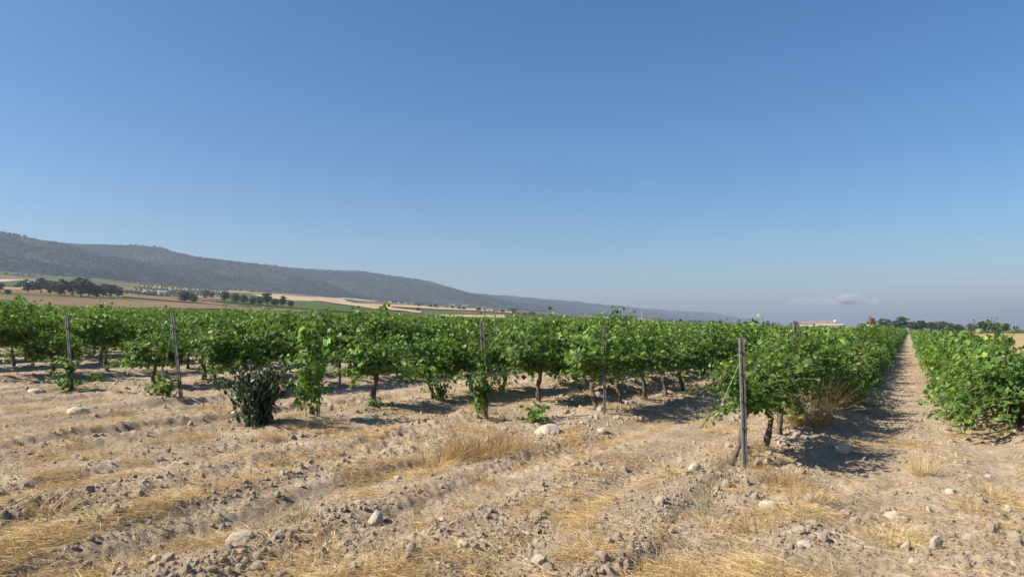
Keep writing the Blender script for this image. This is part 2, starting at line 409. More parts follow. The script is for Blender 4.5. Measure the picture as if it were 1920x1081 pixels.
field_sheet('green_field', [(400, 566), (760, 592), (760, 587), (430, 553)], M['f_green'], .5)
field_sheet('golden_field', [(3.4, 48), (260, 48), (260, 420), (3.4, 330)], M['f_gold'], .05, world=True)

# ------------------------------------------------------------------ masses nobody could count: instances on points
def scatter(name, pts, scl, rot, idx, sources, label, cat):
    """one object: sources (unlinked meshes objects) set on points"""
    src = bpy.data.collections.new(name + '_sources')
    for i, (me) in enumerate(sources):
        o = bpy.data.objects.new('%s_source_%02d' % (name, i), me); src.objects.link(o)
    me = bpy.data.meshes.new(name); n = len(pts)
    me.vertices.add(n); me.vertices.foreach_set('co', np.asarray(pts, np.float32).ravel())
    for k, a in (('scl', scl), ('rot', rot)):
        d = me.attributes.new(k, 'FLOAT_VECTOR', 'POINT'); d.data.foreach_set('vector', np.asarray(a, np.float32).ravel())
    d = me.attributes.new('idx', 'INT', 'POINT'); d.data.foreach_set('value', np.asarray(idx, np.int32))
    o = obj(name, me)
    ng = bpy.data.node_groups.new(name, 'GeometryNodeTree')
    ng.interface.new_socket('Geometry', in_out='INPUT', socket_type='NodeSocketGeometry')
    ng.interface.new_socket('Geometry', in_out='OUTPUT', socket_type='NodeSocketGeometry')
    N = ng.nodes; L = ng.links
    gi = N.new('NodeGroupInput'); go = N.new('NodeGroupOutput')
    ci = N.new('GeometryNodeCollectionInfo'); ci.inputs['Collection'].default_value = src
    ci.inputs['Separate Children'].default_value = True; ci.inputs['Reset Children'].default_value = True
    ip = N.new('GeometryNodeInstanceOnPoints'); ip.inputs['Pick Instance'].default_value = True
    def na(nm, ty):
        q = N.new('GeometryNodeInputNamedAttribute'); q.data_type = ty; q.inputs['Name'].default_value = nm; return q.outputs['Attribute']
    er = N.new('FunctionNodeEulerToRotation'); L.new(na('rot', 'FLOAT_VECTOR'), er.inputs[0])
    L.new(gi.outputs[0], ip.inputs['Points']); L.new(ci.outputs[0], ip.inputs['Instance'])
    L.new(na('idx', 'INT'), ip.inputs['Instance Index']); L.new(er.outputs[0], ip.inputs['Rotation'])
    L.new(na('scl', 'FLOAT_VECTOR'), ip.inputs['Scale']); L.new(ip.outputs[0], go.inputs[0])
    md = o.modifiers.new('scatter', 'NODES'); md.node_group = ng
    return tag(o, label, cat, kind='stuff')

def unit(v): return v / np.maximum(np.linalg.norm(v, axis=-1, keepdims=True), 1e-9)
def leaves_mesh(name, C, N, T, S, tint, tpl, faces, mat):
    """leaf template set on centres C with normals N, tip directions T, sizes S"""
    C, N, T, S = [np.asarray(q, float) for q in (C, N, T, S)]
    N = unit(N); T = unit(T - N * np.sum(T * N, 1, keepdims=True)); B = np.cross(N, T)
    tpl = np.asarray(tpl, float); k = len(tpl); n = len(C)
    V = C[:, None, :] + S[:, None, None] * (tpl[None, :, 0:1] * B[:, None, :] + tpl[None, :, 1:2] * T[:, None, :] + tpl[None, :, 2:3] * N[:, None, :])
    fa = np.asarray(faces); F = (fa[None] + (np.arange(n) * k)[:, None, None]).reshape(-1, fa.shape[1])
    return mesh(name, V.reshape(-1, 3), F, [mat], False, {'tint': np.repeat(np.asarray(tint), k)})
def lobed():
    a = [0, 24, 50, 80, 112, 150]; rr = [1.0, .66, .95, .62, .82, .62]
    P = [(0, 0, .04)]
    ang = [-q for q in a[:0:-1]] + a
    rad = rr[:0:-1] + rr
    for q, r_ in zip(ang, rad):
        t = math.radians(q); x = math.sin(t) * r_; y = math.cos(t) * r_
        P.append((x, y + .1, .22 * abs(x) - .16 * max(y, 0) ** 2 - .10 * abs(x) ** 2.5))
    n = len(ang)
    return P, [(0, i + 2, i + 1) for i in range(n - 1)]
LOBED, LOBED_F = lobed()
KITE = [(-.75, .05, .10), (0, -.45, 0), (.75, .05, .10), (0, 1.0, -.12)]; KITE_F = [(0, 1, 2, 3)]
OVATE = [(0, -.5, 0), (.42, -.25, .10), (.55, .15, .12), (.3, .65, .05), (0, 1.0, -.08), (-.3, .65, .05), (-.55, .15, .12), (-.42, -.25, .10)]
OVATE_F = [(0, 1, 2, 7), (7, 2, 6, 6), (2, 3, 5, 6), (3, 4, 5, 5)]
OVATE_F = [(0, 1, 7), (1, 2, 7), (2, 6, 7), (2, 3, 6), (3, 5, 6), (3, 4, 5)]

def vine_shoots(rng, kind, head=.64):
    """leaf centres, normals, tips, sizes, tints and cane paths of one vine crown"""
    C, N, T, S, W, canes = [], [], [], [], [], []
    ns = {'upright': 60, 'sprawl': 64, 'sucker': 12, 'climber': 26}[kind]
    for i in range(ns):
        if kind == 'upright':
            p = np.array([rng.normal(0, .06), rng.uniform(-.66, .66), head + rng.uniform(-.05, .08)])
            flop = rng.random() < .42
            d = np.array([rng.normal(0, .55 if flop else .34), rng.normal(0, .35), .45 if flop else 1.0])
            Ls = rng.uniform(.55, 1.0) if flop else rng.uniform(.78, 1.2); grav = .085 if flop else .028
        elif kind == 'sprawl':
            p = np.array([rng.normal(0, .08), rng.uniform(-.65, .65), .50 + rng.uniform(-.05, .1)])
            low = rng.random() < .6
            d = np.array([rng.normal(0, 1.0 if low else .5), rng.normal(0, .45), .55 if low else 1.0])
            Ls = rng.uniform(.9, 1.45) if low else rng.uniform(.7, 1.05); grav = .062 if low else .035
        elif kind == 'sucker':
            p = np.array([rng.normal(0, .05), rng.normal(0, .05), 0.02]); d = np.array([rng.normal(0, .4), rng.normal(0, .4), 1.0])
            Ls = rng.uniform(.2, .5); grav = .05
        else:
            p = np.array([rng.normal(0, .07), rng.normal(0, .09), rng.uniform(.02, 1.1)]); d = np.array([rng.normal(0, .4), rng.normal(0, .4), .9])
            Ls = rng.uniform(.3, .75); grav = .07
        d = d / np.linalg.norm(d); step = .052; m = int(Ls / step); path = [tuple(p)]
        side = rng.choice([-1, 1]); az0 = rng.uniform(0, 6.28)
        for j in range(m):
            d = d + np.array([rng.normal(0, .07), rng.normal(0, .07), -grav - .0035 * j]); d /= np.linalg.norm(d)
            p = p + d * step
            if p[2] < .06: p[2] = .06; d[2] = abs(d[2]) * .2
            path.append(tuple(p)); side = -side
            if j < 2 and kind in ('upright', 'sprawl') and rng.random() < .4: continue
            for q in range(2 if rng.random() < .55 else 1):
                ax = az0 + (0 if side > 0 else math.pi) + rng.normal(0, .6)
                out = np.array([math.cos(ax), math.sin(ax), .15 + rng.normal(0, .25)])
                rad = np.array([p[0], .4 * p[1], 0]); rn = np.linalg.norm(rad) + 1e-6
                age = j / m
                s = rng.uniform(.042, .086) * (1.0 if age < .7 else 1.0 - 1.5 * (age - .7)) * (.8 if q else 1)
                if kind == 'sucker': s *= .85
                c = p + out * rng.uniform(.05, .10)
                c[2] = max(c[2], .035)
                C.append(c)
                N.append(.75 * rad / rn + np.array([0, 0, .75]) + rng.normal(0, .55, 3))
                T.append(out + np.array([0, 0, -.75]) + rng.normal(0, .3, 3))
                S.append(s)
                W.append(rng.uniform(.9, 1) if rng.random() < .012 else np.clip(rng.normal(.42, .20) + (.27 * max(0, age - .72) / .28 if rng.random() < .7 else 0), 0, 1))
        canes.append(path[::3] + [path[-1]])
    return C, N, T, S, W, canes
def crown_mesh(name, seed, kind, far=False, mat='leaf', head=.58):
    rng = np.random.default_rng(seed)
    C, N, T, S, W, canes = vine_shoots(rng, kind, head)
    if far:
        C, N, T, S, W = C[::3], N[::3], T[::3], [1.75 * s for s in S[::3]], W[::3]
        return leaves_mesh(name, C, N, T, S, W, KITE, KITE_F, M[mat]), None
    me = leaves_mesh(name, C, N, T, S, W, LOBED, LOBED_F, M[mat])
    b = MB()
    for c in canes:
        b.tube(c, [.006 - .004 * i / len(c) for i in range(len(c))], 3, cap=False)
    return me, b.mesh(name + '_canes', [M['cane']])
def trunk_mesh(seed, h=.66, arms=True, foot=None):
    R = random.Random(seed); b = MB()
    bx, by = R.uniform(-.10, .10), R.uniform(-.16, .16); fx, fy = foot or (0, by); k = 13; P = []; rad = []
    ph = R.uniform(0, 6)
    for i in range(k):
        t = i / (k - 1)
        P.append((bx * math.sin(t * math.pi * .9) * 1.2 + fx * (1 - t) + .02 * math.sin(t * 9 + ph), fy * (1 - t) + .02 * math.cos(t * 8 + ph), -.12 + (h + .12) * t))
        rad.append((.050 - .014 * t) * (1 + .20 * math.sin(t * 17 + ph)) + (.016 if t > .88 else 0) + (.012 if t < .12 else 0))
    b.tube(P, rad, 10, .13, R)
    if arms:
        for s in (-1, 1):
            e = P[-1]; Q = [(e[0], e[1], e[2] - .04)]
            for j in range(1, 6): Q.append((e[0] + R.uniform(-.03, .03), e[1] + s * (.02 + .11 * j), e[2] - .02 + .022 * j + R.uniform(-.015, .015)))
            b.tube(Q, [.034, .028, .024, .021, .018, .010], 7, .15, R)
    return b.mesh('trunk', [M['bark']], True)

UP = [crown_mesh('foliage', 100 + i, 'upright', head=(.64, .66, .64, .56, .52, .58, .50)[i]) for i in range(7)]
SP = [crown_mesh('foliage', 200 + i, 'sprawl') for i in range(4)]
TR = [trunk_mesh(300 + i) for i in range(6)]; TALL = [trunk_mesh(350 + i, .90) for i in range(4)]
BENT = trunk_mesh(390, .94, True, (-.15, -.74))
FAR = [crown_mesh('far_foliage', 400 + i, 'upright', True)[0] for i in range(5)] + [crown_mesh('far_foliage', 450 + i, 'sprawl', True)[0] for i in range(2)]

# ------------------------------------------------------------------ the vines: positions, then the 300 that show largest as things
RNG = np.random.default_rng(7)
vines = []           # row index, order in row, x, y, kind
explicit = {0: [8.98, 10.1, 11.5], 1: [12.35, 13.75, 15.2, 16.8], 2: [13.4], 3: [10.6, 12.5], 4: [11.0], 5: [11.1]}
allrows = list(enumerate(ROWS)) + [(-1, ROW_Z)]
for ri, (rx, ry) in allrows:
    ys = list(explicit.get(ri, [ry + .9])); reach = 430 if ri in (0, -1) else 300
    while ys[-1] < reach: ys.append(ys[-1] + 1.28 + RNG.normal(0, .07))
    for k, y in enumerate(ys):
        if k >= 4 and RNG.random() < .025: continue
        x = rx + RNG.normal(0, .05)
        daz = math.degrees(math.atan2(x, y)) + math.degrees(YAW)
        if abs(daz) > 44: continue
        kind = 'sprawl' if ri == -1 or (ri == 0 and k > 3 and RNG.random() < .55) else 'upright'
        vines.append((ri, k, x, y, kind, math.hypot(x, y)))
# which show largest: a coarse picture of boxes, nearest last
order = sorted(range(len(vines)), key=lambda i: -vines[i][5])
buf = np.full((540, 960), -1, np.int32); fq = _f / 2
for i in order:
    ri, k, x, y, kind, d = vines[i]
    cx = x * math.cos(YAW) + y * math.sin(YAW); cz = -x * math.sin(YAW) + y * math.cos(YAW)
    if cz < 2: continue
    gx = 480 + fq * cx / cz; hw = fq * .55 / cz; z0 = float(terrain(x, y)); hor = 617 / 2.0
    top = hor - fq * (z0 + 1.62 + .22 * math.sin(i * 2.3) - EYE) / cz; bot = hor - fq * (z0 + .45 - EYE) / cz
    buf[max(0, int(top)):max(0, int(bot) + 1), max(0, int(gx - hw)):max(0, int(gx + hw) + 1)] = i
cnt = np.bincount(buf[buf >= 0], minlength=len(vines))
near = set(np.argsort(-cnt)[:296].tolist()); near = {i for i in near if cnt[i] > 0}

ORD = ['first', 'second', 'third', 'fourth', 'fifth', 'sixth', 'seventh', 'eighth', 'ninth', 'tenth', 'eleventh', 'twelfth', 'thirteenth', 'fourteenth', 'fifteenth', 'sixteenth', 'seventeenth', 'eighteenth', 'nineteenth', 'twentieth']
def rowname(ri):
    if ri == -1: return 'the row right of the dirt path'
    if ri == 0: return 'the row on the left edge of the path'
    if ri < 16: return 'the %s row left of the path' % ORD[ri]
    return 'the far left rows of the vineyard'
def vine_label(ri, k, kind):
    how = 'sprawling' if kind == 'sprawl' else 'leafy'
    if ri == 0 and k == 0: return 'grape vine with bent thick trunk against the tall grey end post beside the path'
    if ri == 0 and k == 1: return 'grape vine with dark upright trunk just behind the nearest grey end post'
    if ri == 0 and k == 2: return 'grape vine beside the tall golden dry grass, third along the path'
    if ri == 1 and k == 0: return 'grape vine with bare brown trunk just left of the thin dark post'
    if ri == 1 and k == 1: return 'grape vine with bare trunk just right of the thin dark post'
    if ri == 1 and k == 2: return 'grape vine with bare trunk, second to the right of the thin dark post'
    if ri == 2 and k == 0: return 'bushy grape vine on a short trunk behind the small green sucker plant'
    if ri == 3 and k == 0: return 'round green grape vine on one bare trunk right of the leaf covered post'
    if ri == 4 and k == 0: return 'grape vine standing just behind the second leaning post from the left'
    if ri == 5 and k == 0: return 'grape vine with a bare trunk standing between the two leaning posts'
    if ri >= 16: return '%s vine in %s, merged with neighbours' % (how, rowname(ri))
    if k >= 20: return '%s vine far along %s' % (how, rowname(ri))
    return '%s vine, %s in %s' % (how, ORD[k], rowname(ri))
fp, fs, fr, fi = [], [], [], []
for i, (ri, k, x, y, kind, d) in enumerate(vines):
    s = 1 + RNG.normal(0, .05); sz = s * (1 + RNG.normal(0, .085)); rz = (math.pi if RNG.random() < .5 else 0) + RNG.normal(0, .12)
    if ri == -1: s *= 1.0; sz *= .95
    if ri in (1, 2, 3): sz *= .93
    if ri == 0 and k < 8: s, sz = .86 + .015 * k, .68 + .035 * k
    if ri == 1 and k < 6: s, sz = .95, .84 + .03 * (k % 3)
    if (ri, k) == (0, 0): s, sz, rz = .74, .66, 0.0
    if i in near:
        z = gz(x, y)
        root = obj('grape_vine', None, None, (x, y, z), (0, 0, rz), (s, s, sz)); root.empty_display_size = .3
        tag(root, vine_label(ri, k, kind), 'grape vine', 'grape vines planted in rows')
        pool = SP if kind == 'sprawl' else UP
        front = ri in (0, 1, 2) and k < 6 and kind == 'upright'
        f, c = pool[int(RNG.integers(3 if front else len(pool)))]
        obj('trunk', BENT if (ri, k) == (0, 0) else (TALL[k % 4] if front and ri < 2 else TR[int(RNG.integers(len(TR)))]), root)
        sh = (.02, .26, .28) if (ri, k) == (0, 0) else (0, 0, (.24, .12)[ri] if front and ri < 2 else 0)
        fo = obj('foliage', f, root, sh); fo['kind'] = 'stuff'
        if d < 26: obj('canes', c, root, sh)
    else:
        fp.append((x, y, gz(x, y) if d < 58 else float(terrain(x, y)))); fs.append((s, s, sz)); fr.append((0, 0, rz))
        fi.append(int(RNG.integers(5)) if kind == 'upright' else 5 + int(RNG.integers(2)))
scatter('vineyard_rows', fp, fs, fr, fi, FAR, 'distant rows of green grape vines merging into one leafy mass', 'vineyard')
print('vines', len(vines), 'things', len(near))

# ------------------------------------------------------------------ trellis posts
def post_mesh(h, w=.055, d=.04):
    b = MB(); t = .004
    prof = [(-w / 2, d / 2), (-w / 2, -d / 2), (-w / 6, -d / 2), (-w / 6, d * .1), (w / 6, d * .1), (w / 6, -d / 2), (w / 2, -d / 2), (w / 2, d / 2)]
    inner = [(x * .86 if abs(x) > w / 4 else x, y) for x, y in prof]
    for i in range(len(prof) - 1):
        (x0, y0), (x1, y1) = prof[i], prof[i + 1]
        L_ = math.hypot(x1 - x0, y1 - y0); a = math.atan2(y1 - y0, x1 - x0)
        b.box(((x0 + x1) / 2, (y0 + y1) / 2, h / 2 - .2), (L_ + t * .98 + .0002 * i, t + .0003 * i, h + .4 + .0006 * i), a)
    return b.mesh('shaft', [M['steel']])
CLIP = MB().box((0, -.024, 0), (.066, .010, .012)).box((.030, -.032, .008), (.008, .016, .024)).box((-.030, -.032, .008), (.008, .016, .024)).mesh('wire_clip', [M['dark_steel']])
CAP = MB().box((0, 0, 0), (.062, .047, .006)).mesh('top_edge', [M['steel']])
def post(px, py, h, tilt, label, size=1.0, xy=None, wire=None, turn=YAW):
    x, y = xy or at(px, py); z = gz(x, y)
    root = obj('trellis_post', None, None, (x, y, z), (0, 0, turn)); root.empty_display_size = .2
    root.rotation_euler = (Matrix.Rotation(turn, 3, 'Z') @ Matrix.Rotation(tilt, 3, 'Y')).to_euler()
    tag(root, label, 'post', 'steel trellis posts at the row ends and along the rows')
    me = post_mesh(h / size, .064 if size >= 1 else .055)
    obj('shaft', me, root, scale=(size, size, size))
    for q in (.45, .75, 1.05, 1.3):
        if q < h - .1: obj('wire_clip', CLIP, root, (0, 0, q), scale=(size, size, size))
    if wire:
        b = MB(); b.tube([(-.035, -.03, h - .28), (wire[0], wire[1], wire[2])], [.0024, .0024], 5)
        obj('anchor_wire', b.mesh('anchor_wire', [M['twine']]), root)
    return root
R_ = math.radians
post(1397, 888, 1.47, R_(-.6), 'tall grey steel end post at the corner of the path, against a bent vine trunk', .92, wire=(-.28, -.1, .72))
post(912, 792, 1.57, R_(-3.0), 'grey steel post leaning slightly, above the large dry grass clump', 1.0)
post(596, 787, 1.45, R_(-1.0), 'grey post covered by climbing vine leaves right of the dark bush', .95)
post(339, 753, 1.60, R_(-7.5), 'weathered grey post leaning left, second from the left edge', .95, wire=(-.30, -.1, .12))
post(136, 737, 1.58, R_(-6.5), 'weathered grey post leaning left, the one nearest the left edge', .9)
post(1134, 787, 1.52, 0, 'thin dark steel post between two trunks in front of the green rows', .78)
post(1335, 720, 1.55, 0, 'thin dark post in the shade left of the nearest vine', .78)
post(0, 0, 1.62, R_(.5), 'grey channel post rising from the foliage behind the nearest end post', 1.0, xy=(-1.72, 13.3))
post(637, 725, 1.5, 0, 'thin dark post base seen under foliage right of the leaf covered post', .75)
post(304, 712, 1.62, 0, 'thin dark post just behind the second leaning post', .75)

# wires strung along the first rows
for ri in (0, 1, 2, 3, 4, 5):
    rx, ry = ROWS[ri]
    for j, hgt in enumerate((.75, 1.25)):
        P = [(rx + .03, ry + .3 + q, gz(rx, ry + .3 + q) * .0 + float(terrain(rx, ry)) + hgt + .06 - .02 * math.sin(q)) for q in np.linspace(0, 26, 14)]
        tag(obj('trellis_wire', MB().tube(P, [.0018] * 14, 4).mesh('trellis_wire', [M['dark_steel']])),
            '%s thin steel wire strung along %s' % (('lower', 'upper')[j], rowname(ri)), 'wire', 'trellis wires')

# ------------------------------------------------------------------ far and near trees
def tree_meshes(seed, h, w, low=.12, mat='pine', clumps=46, per=34):
    R = random.Random(seed); rng = np.random.default_rng(seed)
    t = MB(); P = [(0, 0, -.4)]; 
    lx, ly = R.uniform(-.06, .06) * h, R.uniform(-.06, .06) * h
    for i in range(1, 6): P.append((lx * i / 5 + R.uniform(-.02, .02) * h, ly * i / 5, h * .60 * i / 5))
    t.tube(P, [.035 * h, .027 * h, .022 * h, .018 * h, .012 * h, .005 * h], 7, .1, R)
    cc = []
    for k in range(clumps):
        q = unit(np.array([R.gauss(0, 1), R.gauss(0, 1), R.gauss(0, 1)])) * R.random() ** .4
        q = np.array([q[0] * w * .36, q[1] * w * .36, h * (low + (.90 - low) * (.5 + .5 * q[2] * (1.0 if q[2] > 0 else .92)))])
        cc.append(q)
        if k < 9:
            s = P[2 + k % 4]; t.tube([s, ((s[0] + q[0]) / 2, (s[1] + q[1]) / 2, (s[2] + q[2]) / 2 - .03 * h), tuple(q)], [.010 * h, .007 * h, .003 * h], 5)
    C = []; N = []; W = []
    for q in cc:
        rad = rng.uniform(.10, .165) * (w + h) / 2
        d = unit(rng.normal(0, 1, (per, 3))); d[:, 2] = np.abs(d[:, 2]) * .9 - .25
        rr = rad * rng.uniform(.55, 1.0, (per, 1)) * np.array([[1.1, 1.1, .75]])
        C.append(q + d * rr); N.append(d + rng.normal(0, .5, (per, 3)))
        W.append(np.clip(rng.normal(.45, .15) + rng.normal(0, .15, per), 0, 1))
    C = np.concatenate(C); N = np.concatenate(N); W = np.concatenate(W)
    T = rng.normal(0, 1, C.shape); S = rng.uniform(.028, .052, len(C)) * (w + h) / 2
    return t.mesh('trunk', [M['tbark']]), leaves_mesh('crown', C, N, T, S, W, KITE, KITE_F, M[mat])
PINES = [tree_meshes(500 + i, 1.0, .95 + .12 * (i % 3), .06 + .05 * (i % 2), clumps=64) for i in range(5)]
TREE_GROUPS = {'a': 'trees standing by the ploughed field at the left', 'b': 'dark trees in a row behind the vineyard', 'c': 'trees on the horizon beyond the path'}
def tree(px, py, ph, wf, v, label, grp, dist=None, cat='tree', nm='tree'):
    """foot at a photographed point; ph = height in photograph pixels"""
    if dist is None: x, y = at_valley(px, py)
    else:
        d = ray(px, py); s = dist / math.hypot(d[0], d[1]); x, y = d[0] * s, d[1] * s
    dd = math.hypot(x, y); dz = x * -math.sin(YAW) + y * math.cos(YAW)
    h = ph * dz / _f
    root = obj(nm, None, None, (x, y, vz(x, y) - .1), (0, 0, px * 1.7), (h * wf, h * wf, h)); root.empty_display_size = .3
    tag(root, label, cat, TREE_GROUPS.get(grp))
    t, c = PINES[v % 5]; obj('trunk', t, root); f = obj('crown', c, root); f['kind'] = 'stuff'
    return root
LT = [(-6, 549, 22, 1.2, 'small round tree cut off by the left edge of the picture'), (14, 553, 12, 1.3, 'low dark bush beside the tree at the left picture edge'),
      (52, 548, 26, 1.25, 'pale green round tree, first of the left grove'), (76, 549, 30, 1.25, 'broad dark pine, second of the left grove'),
      (94, 551, 29, 1.1, 'dark pine squeezed between two broader ones in the left grove'), (113, 554, 34, 1.25, 'wide grey green pine in the middle of the left grove'),
      (137, 555, 30, 1.0, 'lower green pine in front of the tallest of the left grove'), (152, 557, 40, 1.05, 'tallest pine of the left grove with flat dark top'), (167, 558, 32, 1.0, 'dense pine just right of the tallest of the left grove'),
      (181, 558, 27, 1.0, 'small pine filling the gap toward the right of the left grove'), (194, 557, 28, 1.1, 'dark rounded pine, third from the right end of the left grove'), (206, 558, 28, 1.05, 'rounded pine next to the last of the left grove'),
      (222, 557, 22, 1.05, 'small isolated round tree at the right end of the left grove')]
for i, (a, b_, c, w, lb) in enumerate(LT): tree(a, b_, c, w, i, lb, 'a', nm='pine_tree' if c > 14 else 'bush', cat='tree' if c > 14 else 'bush')
LT2 = [(345, 567, 25, 1.15, 'broad dark tree leaning over the bank behind the vineyard'), (362, 569, 20, 1.2, 'lower bushy tree at the right of the tree on the bank'), (385, 559, 19, 1.1, 'round tree standing in the pale grove'), (397, 559, 13, 1.1, 'small round bush right of the tree in the pale grove'),
       (421, 566, 22, 1.0, 'round tree that starts the dark row'), (441, 568, 20, 1.0, 'second round tree of the dark row'), (457, 570, 19, 1.05, 'third tree of the dark row, low and wide'), (474, 571, 17, 1.3, 'low wide tree in the middle of the dark row'),
       (487, 572, 18, 1.1, 'small tree left of the tallest of the dark row'), (500, 573, 27, .95, 'tallest tree of the dark row'), (516, 574, 15, 1.2, 'low tree between the two tallest of the dark row'), (530, 575, 22, .9, 'second tallest tree near the right end of the dark row'), (545, 576, 15, 1.0, 'small tree ending the dark row at the right'),
       (672, 579, 7, 1.2, 'tiny lone bush at the edge of the golden strip'), (784, 583, 8, 1.2, 'tiny lone tree in the thin golden fields')]
for i, (a, b_, c, w, lb) in enumerate(LT2): tree(a, b_, c, w, i + 2, lb, 'b' if i < 13 else None, nm='broadleaf_tree' if c > 14 else 'bush', cat='tree' if c > 14 else 'bush')
RT = [(1618, 613, 15, 1.0, 'small round tree left of the rusty tower'), (1659, 621, 25, 1.2, 'round tree just right of the rusty tower'), (1690, 621, 29, 1.35, 'tallest wide tree where the path ends'),
      (1712, 621, 22, 1.2, 'tree directly right of the tallest at the path end'), (1727, 621, 23, 1.1, 'narrow tree, second right of the tallest at the path end'), (1746, 621, 20, 1.3, 'low wide tree left of the middle of the horizon trees'),
      (1765, 621, 21, 1.2, 'middle tree of the horizon row over the golden field'), (1784, 621, 17, 1.2, 'low tree left of the gap in the horizon row'), (1797, 621, 16, 1.15, 'last tree left of the gap in the horizon row'),
      (1822, 622, 17, 1.25, 'low wide tree right of the gap in the horizon row'), (1846, 622, 22, 1.35, 'tall wide tree, third from the right end of the horizon row'), (1868, 622, 18, 1.2, 'second tree from the right end of the horizon row'), (1886, 622, 17, 1.2, 'last tree at the right end of the horizon row')]
for i, (a, b_, c, w, lb) in enumerate(RT): tree(a, b_, c + 2, w, i + 1, lb, 'c', dist=430 + 12 * (i % 3), nm='holm_oak')
for i, (a, c, lb) in enumerate([(1335, 9, 'tiny dark tree above the vineyard, left of a pair'), (1350, 7, 'tiny dark bush right of the first of the pair above the vineyard'), (1398, 9, 'tiny tree on the skyline above the nearest end post'), (1490, 12, 'small tree on the skyline left of the farm'), (1440, 7, 'low bush on the skyline where the hills end')]):
    tree(a, 613, c + 3, 1.3, i, lb, None, dist=620, nm='bush', cat='tree')

# woods on the hills and scrub in the valley
def blob_tree(seed):
    rng = np.random.default_rng(seed); n = 26
    d = unit(rng.normal(0, 1, (n, 3))); d[:, 2] = np.abs(d[:, 2])
    return leaves_mesh('hill_crown', d * np.array([[.42, .42, .75]]) * rng.uniform(.6, 1, (n, 1)), d + rng.normal(0, .3, (n, 3)), rng.normal(0, 1, (n, 3)), rng.uniform(.20, .34, n), rng.random(n), KITE, KITE_F, M['hill_pine'])
BLOB = [blob_tree(600 + i) for i in range(4)]
g = np.random.default_rng(11)
hyp = np.concatenate([g.uniform(600, 3600, 26000), 600 + 15000 * g.random(22000) ** 1.7]); hvp = g.uniform(1380, 2420, 48000)
hzp = hill(-hvp, hyp); ok = (hzp > valley(-hvp, hyp) - 1) & (g.random(48000) < .62 + .7 * fbm(hyp * .004, hvp * .004, 33, 3))
n = int(ok.sum()); sc_ = g.uniform(4, 8.5, n); far_k = np.clip(hyp[ok] / 4500, 1, 2.6)
scatter('hill_woods', np.stack([-hvp[ok], hyp[ok], hzp[ok] - .3], 1), np.stack([sc_ * far_k, sc_ * far_k, sc_ * np.sqrt(far_k)], 1), np.stack([0 * sc_, 0 * sc_, g.uniform(0, 6.28, n)], 1), g.integers(0, 4, n), BLOB,
        'hazy grey green pine woods covering the long hills', 'woods')
# scrub lines between the fields
pts = []
for k in range(70):
    v0 = g.uniform(420, 1420); y0 = g.uniform(250, 6000) if k % 2 else g.uniform(900, 3500); L_ = g.uniform(60, 420) * (1 + y0 / 3000); a = g.normal(.0, .35)
    m_ = int(L_ / 9)
    q = np.linspace(0, 1, m_)
    pts.append(np.stack([-(v0 + q * L_ * math.sin(a)) + g.normal(0, 4, m_), y0 + q * L_ * math.cos(a) + g.normal(0, 4, m_)], 1))
wx, wy = at_valley(1040, 597)
pts.append(np.stack([g.normal(-1150, 190, 1500), g.uniform(2600, 6500, 1500)], 1))
pts.append(np.stack([-g.uniform(1180, 1450, 1500), g.uniform(500, 4500, 1500)], 1))
pts = np.concatenate(pts); gc = np.mean([at_valley(*c) for c in ((240, 551), (420, 556), (430, 536), (272, 526))], axis=0)
pts = pts[(np.hypot(pts[:, 0] - gc[0], pts[:, 1] - gc[1]) > 330)]; n = len(pts); sc_ = g.uniform(2.5, 6.5, n)
scatter('valley_scrub', np.stack([pts[:, 0], pts[:, 1], valley(pts[:, 0], pts[:, 1]) - .2], 1), np.stack([sc_ * 1.1, sc_ * 1.1, sc_], 1), np.stack([0 * sc_, 0 * sc_, g.uniform(0, 6.28, n)], 1), g.integers(0, 4, n), BLOB,
        'scattered dark scrub and hedge lines between the valley fields', 'scrub')
# olive grove in lines on pale ground
cs = [np.array(at_valley(*c)) for c in ((240, 551), (420, 556), (430, 536), (272, 526))]
def olive_src(seed):
    rng = np.random.default_rng(seed); n = 30; d = unit(rng.normal(0, 1, (n, 3)))
    return leaves_mesh('olive_crown', d * .42 * rng.uniform(.6, 1, (n, 1)) + np.array([[0, 0, .6]]), d, rng.normal(0, 1, (n, 3)), rng.uniform(.2, .3, n), rng.random(n), KITE, KITE_F, M['olive'])
op = []
ux = (cs[1] - cs[0]); L1 = np.linalg.norm(ux); uy = (cs[3] - cs[0]); L2 = np.linalg.norm(uy)
for s in np.arange(0, 1, 13.0 / L1):
    for t in np.arange(0, 1, 24.0 / L2):
        p = (cs[0] * (1 - s) + cs[1] * s) * (1 - t) + (cs[3] * (1 - s) + cs[2] * s) * t + g.normal(0, 1.4, 2); op.append(p)
op = np.array(op); n = len(op); sc_ = g.uniform(2.3, 3.6, n)
scatter('olive_grove', np.stack([op[:, 0], op[:, 1], valley(op[:, 0], op[:, 1]) + .1], 1), np.stack([sc_, sc_, sc_], 1), np.stack([0 * sc_, 0 * sc_, g.uniform(0, 6, n)], 1), 0 * sc_, [olive_src(1)],
        'olive grove planted in dotted lines on the pale slope below the hills', 'olive grove')

